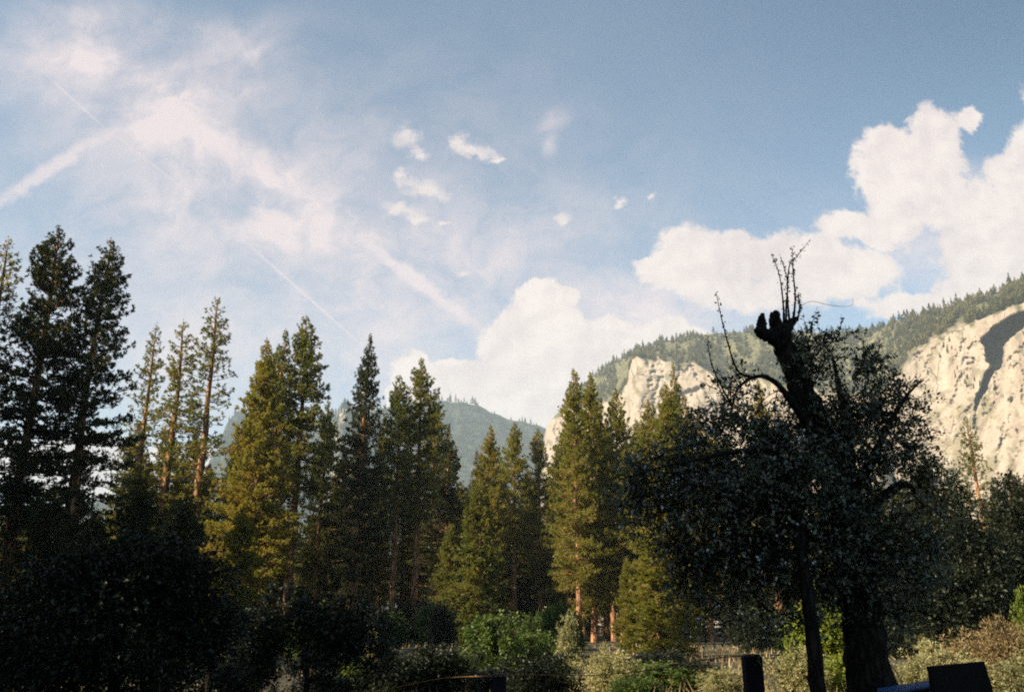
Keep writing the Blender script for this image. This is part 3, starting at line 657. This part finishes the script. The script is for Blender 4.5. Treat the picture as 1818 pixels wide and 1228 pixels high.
# ------------------------------------------------------------------ broadleaf trees and shrubs
def leafy(seed, limbs, blobs, ntw, leaf, per=12, tw=.35, gapn=.42, gaps=3.0, branch=.007, droop=.3, shell=.25, wide=.55):
    """limbs: [(points, radii)], blobs: [(centre, (rx,ry,rz), weight)] -> wood tubes and leaf arrays"""
    rg = np.random.default_rng(seed); T = Tubes(); S = []
    for pts, rad in limbs:
        n = max(8, len(pts) * 6); p = spline(pts, n); r = np.interp(np.linspace(0, 1, n), np.linspace(0, 1, len(rad)), rad)
        T.add(p, r, 14 if max(rad) > .05 else 5, .11, rg); S.append(p[n // 5:])
    S = np.concatenate(S)
    wts = np.array([b[2] * (b[1][0] * b[1][1] * b[1][2]) ** (2/3) for b in blobs]); bi = rg.choice(len(blobs), ntw * 2, p=wts / wts.sum())
    ctr = np.array([b[0] for b in blobs], float)[bi]; rad = np.array([b[1] for b in blobs], float)[bi]
    d = unit(rg.normal(size=(ntw * 2, 3))); rr = rg.uniform(shell, 1, (ntw * 2, 1)) ** .5
    P = ctr + d * rr * rad; keep = fbm(P * gaps, 3, seed) > gapn; P, d = P[keep][:ntw], d[keep][:ntw]; n = len(P)
    d0 = ((P[:, None, :] - S[None]) ** 2).sum(-1).min(1); o_ = np.argsort(d0); P, d = P[o_], d[o_]
    nodes = np.empty((len(S) + n, 3)); nodes[:len(S)] = S; m_ = len(S); near = np.empty((n, 3))
    for i in range(n):
        near[i] = nodes[((nodes[:m_] - P[i]) ** 2).sum(1).argmin()]
        if i % 2 == 0: nodes[m_] = P[i]; m_ += 1
    dirs = unit(unit(P - near) * .6 + d * .5 + rg.normal(0, .45, (n, 3)) + [0, 0, .25])
    for i in range(n):
        a, b = near[i], P[i]; L_ = np.linalg.norm(b - a)
        if True:
            m1 = a * .6 + b * .4 + [0, 0, .10 * L_] + rg.normal(0, .05 * L_, 3); m2 = a * .25 + b * .75 + [0, 0, .06 * L_] + rg.normal(0, .04 * L_, 3)
            T.add([a, m1, m2, b], [branch * 1.15, branch * 1.0, branch * .8, branch * .6], 3)
        e = b + dirs[i] * tw; T.add([b, (b + e) / 2 + rg.normal(0, .02, 3), e], [branch * .6, branch * .4, branch * .25], 3)
    t_ = rg.uniform(0, 1.05, (n, per)); c = P[:, None, :] + dirs[:, None, :] * tw * t_[..., None]; c[..., 2] -= droop * tw * t_ ** 2
    v = unit(dirs[:, None, :] * .7 + rg.normal(0, .75, (n, per, 3)) + [0, 0, -.1]); ln = leaf * rg.uniform(.6, 1.2, (n, per, 1))
    sd = unit(np.cross(v, rg.normal(0, .6, (n, per, 3)) + [0, 0, 1])) * ln * wide * .5; up = np.cross(sd, v) * .5
    c = c + v * leaf * .2
    V = np.stack([c, c + v * ln * .5 + sd + up, c + v * ln, c + v * ln * .5 - sd + up], 2).reshape(-1, 3)
    k_ = np.arange(n * per)[:, None] * 4
    return T, V, np.concatenate([k_ + np.array([[0, 1, 2]]), k_ + np.array([[0, 2, 3]])])
def tree_from(name, arr, leafm, label, cat, base, wood='trunk', foliage='crown', group=None):
    T, V, Fc = arr; e = empty(name, base); b = np.array(base)
    T.v = [v - b for v in T.v]
    link(wood, T.mesh('wood', M['bark_grey']), e); link(foliage, mesh('leaves', V - b, Fc, [leafm]), e)
    return tag(e, label, cat, group)

# the old apple tree with its broken snag
YA = 10.0
def A(px, py, dy=0.0):
    p = at(px, py, YA + dy); return (p.x, p.y, p.z)
def B(px, py, rx, ry, w=1.0, dy=0.0, d=None, Y=YA):
    p = at(px, py, Y + dy); return ((p.x, p.y, p.z), (rx * Y / F, (d if d else max(rx, ry) * Y / F * .9), ry * Y / F), w)
base = at(1556, 1228, YA); bz = (base.x + .06, YA, 0)
limbs = [([bz, A(1549, 1228), A(1528, 1080), A(1512, 960), A(1492, 860), A(1462, 780), A(1432, 715), A(1408, 655), A(1392, 612), A(1384, 585)], [.36, .25, .20, .19, .19, .17, .15, .125, .125, .12]),
 ([A(1388, 610), A(1370, 598, -.05), A(1352, 592, -.1), A(1344, 586, -.12)], [.10, .085, .06, .045]),
 ([A(1350, 594, -.1), A(1352, 578, -.1), A(1352, 566, -.1), A(1354, 558, -.1)], [.055, .06, .045, .025]),
 ([A(1386, 600), A(1380, 580), A(1375, 566), A(1378, 556)], [.09, .08, .07, .05]),
 ([A(1388, 602), A(1398, 580, .05), A(1408, 570, .08), A(1414, 564, .1)], [.08, .065, .045, .02]),
 ([A(1496, 880), A(1506, 800, .2), A(1496, 720, .3), A(1484, 660, .35), A(1476, 622, .4)], [.11, .07, .045, .025, .006]),
 ([A(1500, 900), A(1545, 820, -.2), A(1580, 750, -.3), A(1612, 700, -.3), A(1640, 672, -.3)], [.09, .05, .03, .016, .004]),
 ([A(1505, 930), A(1570, 880, .2), A(1610, 860, .3), A(1640, 900, .3)], [.09, .06, .035, .008]),
 ([A(1462, 800), A(1420, 735, -.4), A(1380, 682, -.6), A(1345, 668, -.7), A(1310, 690, -.8), A(1295, 740, -.8)], [.06, .042, .03, .02, .012, .005]),
 ([A(1478, 850), A(1400, 800, -.5), A(1320, 800, -.7), A(1240, 815, -.8), A(1170, 830, -.8), A(1098, 852, -.8)], [.07, .045, .028, .018, .01, .004]),
 ([A(1490, 900), A(1420, 880, .5), A(1340, 880, .7), A(1270, 930, .8), A(1220, 990, .8)], [.07, .04, .025, .015, .005]),
 ([A(1500, 960), A(1430, 950, -.5), A(1370, 980, -.8), A(1330, 1060, -.9)], [.05, .028, .015, .005]),
 ([A(1335, 672, -.7), A(1308, 655, -.7), A(1290, 600, -.7), A(1280, 560, -.7), A(1271, 518, -.7)], [.018, .012, .008, .006, .003]),
 ([A(1300, 720, -.8), A(1278, 680, -.8), A(1262, 640, -.8), A(1256, 596, -.8)], [.014, .010, .006, .003]),
 # water shoots on the broken top
 ([A(1392, 580), A(1391, 545), A(1386, 500), A(1378, 470), A(1371, 455)], [.018, .012, .008, .005, .002]),
 ([A(1396, 580, .05), A(1396, 540, .05), A(1398, 500, .05), A(1386, 456, .05)], [.016, .011, .008, .003]),
 ([A(1402, 575, .05), A(1398, 520, .08), A(1402, 470, .1), A(1415, 455, .1), A(1436, 428, .1)], [.016, .010, .007, .005, .002]),
 ([A(1408, 572, .1), A(1412, 530, .1), A(1408, 480, .1), A(1407, 440, .1)], [.018, .012, .008, .003]),
 ([A(1416, 570, .1), A(1420, 545, .1), A(1417, 520, .1)], [.014, .010, .004]),
 ([A(1418, 545, .1), A(1440, 535, .1), A(1470, 541, .1), A(1500, 544, .1), A(1514, 540, .1), A(1513, 528, .1)], [.004, .003, .003, .0025, .002, .0015])]
blobs = [B(1300, 800, 105, 80, 1), B(1200, 870, 100, 76, .8), B(1290, 930, 140, 110, 1.0), B(1400, 900, 130, 120, 1.1), B(1450, 830, 110, 100, 1.2), B(1525, 700, 82, 72, 1.1), B(1478, 640, 66, 54, 1.1), B(1450, 700, 60, 60, .9),
         B(1560, 800, 78, 90, .9), B(1595, 740, 48, 66, .35), B(1590, 920, 80, 110, 1.3), B(1335, 700, 62, 46, .35), B(1310, 690, 34, 40, .3), B(1345, 645, 40, 34, .3), B(1430, 640, 40, 50, .5), B(1440, 600, 30, 30, .3), B(1440, 960, 130, 110, 1.1), B(1560, 1020, 90, 90, .9), B(1350, 1030, 110, 100, .7),
         B(1160, 870, 60, 34, .6), B(1440, 720, 60, 60, .6), B(1265, 1040, 70, 80, .5)]
arr = leafy(31, limbs, blobs, 4500, .052, per=13, tw=.26, gapn=.43, gaps=2.6, wide=.62)
# leaves dotted along the shoots
rg = np.random.default_rng(4); LV = []; 
for pts, rad in limbs[12:-1]:
    p = spline(pts, 40)[6:]; c = np.repeat(p, 2, 0) + rg.normal(0, .012, (len(p) * 2, 3)); v = unit(rg.normal(size=c.shape) + [0, 0, .3]); s_ = unit(np.cross(v, rg.normal(size=c.shape))) * .010; ln = rg.uniform(.02, .045, (len(c), 1))
    LV.append(np.stack([c, c + v * ln * .5 + s_, c + v * ln, c + v * ln * .5 - s_], 1).reshape(-1, 3))
LV = np.concatenate(LV); k0 = len(arr[1]); k_ = k0 + np.arange(len(LV) // 4)[:, None] * 4
arr = (arr[0], np.vstack([arr[1], LV]), np.vstack([arr[2], k_ + [[0, 1, 2]], k_ + [[0, 2, 3]]]))
apple = tree_from('apple_tree', arr, M['leaf_apple'], 'old leaning apple tree with broken snag top, in dark shade at right', 'apple tree', bz)
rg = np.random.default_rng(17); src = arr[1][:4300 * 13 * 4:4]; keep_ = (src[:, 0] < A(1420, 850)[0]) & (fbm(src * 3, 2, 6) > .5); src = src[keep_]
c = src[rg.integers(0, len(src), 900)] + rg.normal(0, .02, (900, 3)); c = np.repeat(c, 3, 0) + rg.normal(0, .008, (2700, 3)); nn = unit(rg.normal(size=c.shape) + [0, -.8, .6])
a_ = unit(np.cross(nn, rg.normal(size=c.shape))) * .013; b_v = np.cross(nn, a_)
link('pale_flecks', mesh('pale_flecks', np.stack([c - a_, c - b_v, c + a_, c + b_v], 1).reshape(-1, 3) - np.array(bz), np.arange(2700 * 4).reshape(-1, 4), [plain('fleck_pale', (.75, .75, .78), .7)]), apple)  # small pale diamonds scattered over the left part of the crown
# a second stem beside it
b2 = at(1452, 1228, 9.3)
A2 = lambda px, py: tuple(at(px, py, 9.3))
l2 = [([(b2.x + .03, 9.3, 0), A2(1452, 1228), A2(1440, 1100), A2(1426, 1000), A2(1415, 900), A2(1402, 830)], [.10, .078, .068, .058, .048, .02]), ([A2(1418, 930), A2(1390, 880), A2(1370, 850)], [.03, .02, .006])]
arr = leafy(32, l2, [B(1395, 860, 60, 50, 1, Y=9.3), B(1350, 880, 50, 40, 1, Y=9.3)], 260, .05, wide=.6)
tree_from('apple_tree', arr, M['leaf_apple'], 'slender dark leaning stem left of the thick apple trunk', 'apple tree', (b2.x + .03, 9.3, 0))

def broadleaf(name, Y, basepx, stem_pts, blobs, n, leaf, mat, label, seed, cat='tree', r=.14, per=10, tw=.5, gapn=.42, gaps=1.2, wood='trunk', foliage='crown', group=None, top=None, wide=.6):
    b = at(basepx, 1228, Y); bb = (b.x, Y, 0); ps = [bb] + [tuple(at(x, y, Y)) for x, y in stem_pts]
    limbs_ = [(ps, list(np.linspace(r, r * .15, len(ps))))]
    mid_ = np.array(ps[len(ps) // 2]); rg_ = np.random.default_rng(seed)
    for bl in blobs:
        c = np.array(bl[0]); limbs_.append(([tuple(mid_ * .8 + np.array(bb) * .2), tuple((mid_ + c) / 2 + rg_.normal(0, .1, 3)), tuple(c + [0, 0, bl[1][2] * .5])], [r * .5, r * .3, r * .08]))
    return tree_from(name, leafy(seed, limbs_, blobs, n, leaf, per=per, tw=tw, gapn=gapn, gaps=gaps, branch=.008, wide=wide), mat, label, cat, bb, wood, foliage, group)
Bx = lambda Y: (lambda *a, **k_: B(*a, Y=Y, **k_))
b_ = Bx(15)
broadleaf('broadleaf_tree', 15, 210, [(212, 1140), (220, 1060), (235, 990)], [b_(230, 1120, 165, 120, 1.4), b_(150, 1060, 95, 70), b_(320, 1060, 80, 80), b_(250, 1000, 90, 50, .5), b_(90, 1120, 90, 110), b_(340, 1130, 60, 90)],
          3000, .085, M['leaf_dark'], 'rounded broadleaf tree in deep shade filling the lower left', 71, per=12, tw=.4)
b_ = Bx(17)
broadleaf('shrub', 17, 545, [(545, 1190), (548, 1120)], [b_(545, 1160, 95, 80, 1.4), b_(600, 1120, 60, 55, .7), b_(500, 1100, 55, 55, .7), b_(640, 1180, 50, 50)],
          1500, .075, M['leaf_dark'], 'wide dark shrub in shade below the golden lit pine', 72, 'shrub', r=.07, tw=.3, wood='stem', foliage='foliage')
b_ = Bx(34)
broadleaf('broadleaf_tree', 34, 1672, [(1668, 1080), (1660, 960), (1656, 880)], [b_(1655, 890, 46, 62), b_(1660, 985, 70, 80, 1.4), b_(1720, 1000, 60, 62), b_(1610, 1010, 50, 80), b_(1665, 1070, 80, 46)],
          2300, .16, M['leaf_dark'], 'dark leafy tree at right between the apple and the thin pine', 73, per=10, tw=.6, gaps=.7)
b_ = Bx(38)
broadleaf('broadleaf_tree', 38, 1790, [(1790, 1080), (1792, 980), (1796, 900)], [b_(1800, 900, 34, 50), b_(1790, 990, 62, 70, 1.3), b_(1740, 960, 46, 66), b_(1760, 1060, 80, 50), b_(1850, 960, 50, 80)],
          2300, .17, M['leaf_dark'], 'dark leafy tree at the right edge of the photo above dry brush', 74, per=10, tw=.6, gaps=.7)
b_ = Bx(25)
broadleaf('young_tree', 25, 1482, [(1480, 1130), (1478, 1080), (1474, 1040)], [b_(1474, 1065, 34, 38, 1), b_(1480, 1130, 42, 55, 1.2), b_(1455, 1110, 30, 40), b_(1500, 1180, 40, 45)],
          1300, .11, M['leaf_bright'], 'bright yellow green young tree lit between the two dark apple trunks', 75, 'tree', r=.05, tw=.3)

# shrub kinds, then the individual shrubs
def shrub_proto(seed, leafm, upright, n, leaf, ht=1.0, wide=.6, per=11):
    rg_ = np.random.default_rng(seed); limbs_ = []; bl = []
    for i in range(8):
        a = rg_.uniform(0, 6.28); r_ = rg_.uniform(.15, .5) * (1 - upright); h = rg_.uniform(.6, .95)
        limbs_.append(([(0, 0, 0), (math.cos(a) * r_ * .4, math.sin(a) * r_ * .4, h * .5), (math.cos(a) * r_, math.sin(a) * r_, h)], [.022, .014, .004]))
        bl.append(((math.cos(a) * r_, math.sin(a) * r_, h * .8), (.24 - .1 * upright, .24 - .1 * upright, .22 + .1 * upright), 1)); bl.append(((math.cos(a) * r_ * .8, math.sin(a) * r_ * .8, h * .4), (.28 - .1 * upright, .28 - .1 * upright, .3), 1))
    T, V, Fc = leafy(seed, limbs_, bl, n, leaf, per=per, tw=.16, gapn=.40, gaps=5, branch=.004, wide=wide)
    return T.mesh('shrub_stem', M['bark_grey']), mesh('shrub_leaves', V, Fc, [leafm])
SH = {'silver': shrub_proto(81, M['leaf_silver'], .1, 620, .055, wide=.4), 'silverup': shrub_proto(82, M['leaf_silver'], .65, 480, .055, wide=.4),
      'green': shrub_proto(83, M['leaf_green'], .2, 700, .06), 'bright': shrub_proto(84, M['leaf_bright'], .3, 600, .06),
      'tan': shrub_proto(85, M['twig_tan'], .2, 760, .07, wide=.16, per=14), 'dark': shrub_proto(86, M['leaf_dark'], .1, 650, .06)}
def shrub(px, py, Y, wpx, kind, label, group='shrubs along the meadow edge'):
    t_ = at(px, py, Y); h = t_.z / 1.05; w = wpx * Y / F / 1.1; e = empty('shrub', (t_.x, Y, 0), rnd.uniform(0, 6.28), (w, w, h))
    link('stem', SH[kind][0], e); link('foliage', SH[kind][1], e); tag(e, label, 'shrub', group)
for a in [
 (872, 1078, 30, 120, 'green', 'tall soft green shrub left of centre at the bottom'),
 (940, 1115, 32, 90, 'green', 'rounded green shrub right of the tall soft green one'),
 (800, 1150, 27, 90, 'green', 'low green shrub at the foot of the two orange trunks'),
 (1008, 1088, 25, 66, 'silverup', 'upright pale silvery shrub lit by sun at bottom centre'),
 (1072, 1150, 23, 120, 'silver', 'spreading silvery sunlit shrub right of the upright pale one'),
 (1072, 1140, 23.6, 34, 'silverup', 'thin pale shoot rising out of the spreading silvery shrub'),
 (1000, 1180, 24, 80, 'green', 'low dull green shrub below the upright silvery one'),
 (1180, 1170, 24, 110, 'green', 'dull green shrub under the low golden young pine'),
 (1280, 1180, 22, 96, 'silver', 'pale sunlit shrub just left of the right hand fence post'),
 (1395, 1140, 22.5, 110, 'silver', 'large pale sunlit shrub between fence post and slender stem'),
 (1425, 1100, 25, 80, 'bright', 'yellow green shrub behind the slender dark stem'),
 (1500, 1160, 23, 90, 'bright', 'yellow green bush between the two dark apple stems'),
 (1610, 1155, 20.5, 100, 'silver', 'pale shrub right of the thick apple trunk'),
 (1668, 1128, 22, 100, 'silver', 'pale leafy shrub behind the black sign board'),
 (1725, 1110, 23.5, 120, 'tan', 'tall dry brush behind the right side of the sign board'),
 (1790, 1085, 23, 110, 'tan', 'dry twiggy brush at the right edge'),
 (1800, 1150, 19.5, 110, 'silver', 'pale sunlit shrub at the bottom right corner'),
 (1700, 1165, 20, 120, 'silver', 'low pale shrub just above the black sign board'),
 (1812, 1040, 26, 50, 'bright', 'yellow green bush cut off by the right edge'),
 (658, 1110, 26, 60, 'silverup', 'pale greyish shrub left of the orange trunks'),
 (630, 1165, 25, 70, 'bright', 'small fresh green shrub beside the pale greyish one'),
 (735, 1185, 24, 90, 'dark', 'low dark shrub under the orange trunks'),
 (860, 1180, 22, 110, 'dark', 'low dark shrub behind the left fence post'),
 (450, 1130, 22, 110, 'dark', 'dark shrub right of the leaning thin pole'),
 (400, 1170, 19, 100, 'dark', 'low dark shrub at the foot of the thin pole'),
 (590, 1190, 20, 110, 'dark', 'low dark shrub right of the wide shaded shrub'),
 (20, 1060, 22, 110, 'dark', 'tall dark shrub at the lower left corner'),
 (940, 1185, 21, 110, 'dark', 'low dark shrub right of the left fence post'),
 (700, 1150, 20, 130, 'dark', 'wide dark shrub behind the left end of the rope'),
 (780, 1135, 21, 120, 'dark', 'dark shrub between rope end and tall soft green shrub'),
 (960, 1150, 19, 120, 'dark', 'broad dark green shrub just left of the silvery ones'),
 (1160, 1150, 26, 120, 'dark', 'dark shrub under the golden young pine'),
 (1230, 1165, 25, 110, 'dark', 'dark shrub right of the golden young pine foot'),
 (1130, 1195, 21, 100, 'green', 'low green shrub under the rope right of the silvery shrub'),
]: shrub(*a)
for i in range(46):
    px = rnd.uniform(-40, 1850); Y = rnd.uniform(45, 85); shrub(px, 1110 - rnd.uniform(10, 50), Y, rnd.uniform(50, 100), rnd.choice(['green', 'dark', 'dark', 'green']), 'low shrub on the forest edge beneath the pine trunks', 'shrubs beneath the pines')

# meadow grass
rg = np.random.default_rng(3); n = 12000
Yg = 6 + 70 * rg.uniform(0, 1, n) ** 1.3; Xg = rg.uniform(-.62, .66, n) * Yg; kp = fbm(np.column_stack([Xg * .3, Yg * .3, Xg * 0]), 3, 2) > .38; Yg, Xg = Yg[kp], Xg[kp]; n = len(Yg)
a = rg.uniform(0, 6.28, n); h = rg.uniform(.15, .5, n); w = .012 + Yg * .0004; dx, dy = np.cos(a), np.sin(a); ln = rg.normal(0, .12, (n, 2))
V = np.stack([np.column_stack([Xg - dx * w, Yg - dy * w, 0 * h]), np.column_stack([Xg + dx * w, Yg + dy * w, 0 * h]), np.column_stack([Xg + ln[:, 0], Yg + ln[:, 1], h])], 1).reshape(-1, 3)
o = link('grass', mesh('grass', V, np.arange(n * 3).reshape(-1, 3), [M['twig_tan']])); tag(o, 'dry grass of the meadow', 'grass', kind='stuff')

# ------------------------------------------------------------------ fence posts, rope, pole, board, bin
def box(cx, cy, cz, sx, sy, sz, bev=.01, taper=1.0):
    import bmesh
    bm = bmesh.new(); bmesh.ops.create_cube(bm, size=1)
    for v in bm.verts:
        k2 = taper if v.co.z > 0 else 1; v.co = Vector((v.co.x * sx * k2 + cx, v.co.y * sy * k2 + cy, v.co.z * sz + cz))
    if bev: bmesh.ops.bevel(bm, geom=bm.edges[:], offset=bev, segments=2, profile=.6, affect='EDGES')
    return bm
def bmo(name, bm, mat, parent=None, loc=None):
    me = bpy.data.meshes.new(name); bm.to_mesh(me); bm.free(); me.materials.append(mat); return link(name, me, parent, loc)
m_post = plain('post_wood', (.006, .0065, .012), .75); m_cap = plain('post_cap', (.006, .0065, .012), .6)
m_rope = plain('rope', (.20, .11, .05), .9); m_board = plain('board_black', (.004, .004, .0035), .75); m_blue = plain('blue_paint', (.03, .07, .17), .4); m_steel = plain('dark_steel', (.02, .02, .02), .4, .6)
def post(px, py, Y, wpx, label):
    t_ = at(px, py, Y); w = wpx * Y / F; e = empty('fence_post', (t_.x, Y, 0)); z = t_.z
    bmo('shaft', box(0, 0, z / 2 - .05, w, w, z - .06 + .1, .012), m_post, e); bmo('cap', box(0, 0, z - .035, w * 1.02, w * 1.02, .07, .02, .8), m_cap, e)
    tag(e, label, 'fence post', 'posts of the rope fence'); return Vector((t_.x, Y, z))
pA = post(886, 1195, 13, 24, 'short blue black fence post at bottom centre')
pB = post(1334, 1160, 11, 29, 'taller blue black fence post left of the slender apple stem')
pC = post(640, 1262, 15, 22, 'fence post below the left end of the rope')
def rope(pts, label):
    T = Tubes(); n = 90; p = spline(pts, n); a_ = np.linspace(0, 200, n)
    T.add(p, .003, 5)
    for ph in (0, 2.1, 4.2):
        q_ = spline(pts, 700); s_ = np.linspace(0, 420, 700) + ph; q_ = q_ + np.column_stack([0 * s_, np.cos(s_) * .0035, np.sin(s_) * .0035]); T.add(q_, .0032, 4)
    o = link('rope', T.mesh('rope', m_rope)); tag(o, label, 'rope', 'ropes of the fence')
aA = at(886, 1198, 13) - Vector((0, .16, .0)); aB = at(1334, 1162, 11) - Vector((0, .16, 0)); 
rope([tuple(at(640, 1232, 15)), tuple(at(700, 1220, 14.6)), tuple(at(790, 1203, 13.8)), tuple(aA)], 'lit orange rope sloping up to the short post at bottom centre')
rope([tuple(aA), tuple(at(960, 1197, 12.6)), tuple(at(1060, 1198, 12.1)), tuple(at(1170, 1186, 11.6)), tuple(at(1270, 1168, 11.2)), tuple(aB)], 'thin rope sagging between the two fence posts')
# thin leaning pole in the shade
T = Tubes(); b0 = at(370, 1228, 18); t0_ = at(381, 1058, 18); T.add(spline([(b0.x - .03, 18, 0), tuple(b0), tuple(at(374, 1150, 18)), tuple(t0_)], 14), np.linspace(.075, .06, 14), 8, .03, rg)
pole = link('wooden_pole', T.mesh('wooden_pole', M['bark_grey'])); tag(pole, 'thin dark leaning wooden pole standing at lower left', 'pole')
# black board
YS = 7.0; c = at(1703, 1228, YS); tl = at(1644, 1182, YS); tr_ = at(1752, 1173, YS); wS = (tr_ - tl).length
e = empty('sign_board', (c.x, YS, 0), R(6)); tag(e, 'black square sign board seen from behind at the bottom right', 'sign board')
zt = (tl.z + tr_.z) / 2; ang = math.atan2(tr_.z - tl.z, wS)
pan = bmo('panel', box(0, 0, -.24, wS * .98, .035, .48, .006), m_board, e, (0, 0, zt)); pan.rotation_euler = (R(-8), -ang, 0)
fr = bmo('frame', box(0, 0, -.485, wS * 1.04, .05, .03, .005), m_steel, pan)
for s_ in (-1, 1): bmo('post', box(s_ * wS * .32, .06, .38, .06, .06, zt * 1.5 - .2, .008), m_steel, e)
# blue box lid beside it
p1 = at(1620, 1222, 7.6); e = empty('storage_bin', (p1.x, 7.6, 0), R(-8)); tag(e, 'blue bin lid showing beside the black sign board', 'bin')
bmo('body', box(0, 0, p1.z / 2 - .03, .42, .4, p1.z - .06, .03, .95), m_blue, e)
ld = bmo('lid', box(0, 0, 0, .46, .44, .05, .02), m_blue, e, (0, 0, p1.z)); ld.rotation_euler = (0, R(-9), 0)
bmo('handle', box(0, -.23, 0, .16, .03, .03, .008), m_steel, ld)

# ------------------------------------------------------------------ air
HT = max(v.co.z for o_ in (cliff, far_ridge) for v in o_.data.vertices) + 60; print('top', HT)
hm, t, out = newmat('haze'); pv = t.nodes.new('ShaderNodeVolumePrincipled')
pv.inputs['Color'].default_value = (.66, .84, 1, 1); pv.inputs['Density'].default_value = .00013; pv.inputs['Anisotropy'].default_value = 0
t.links.new(pv.outputs[0], out.inputs['Volume'])
hz = bmo('haze', box(0, 0, HT / 2 - 6, 10200, 10200, HT, 0), hm); tag(hz, 'thin valley haze', kind='stuff')
print('objects', len(sc.objects))
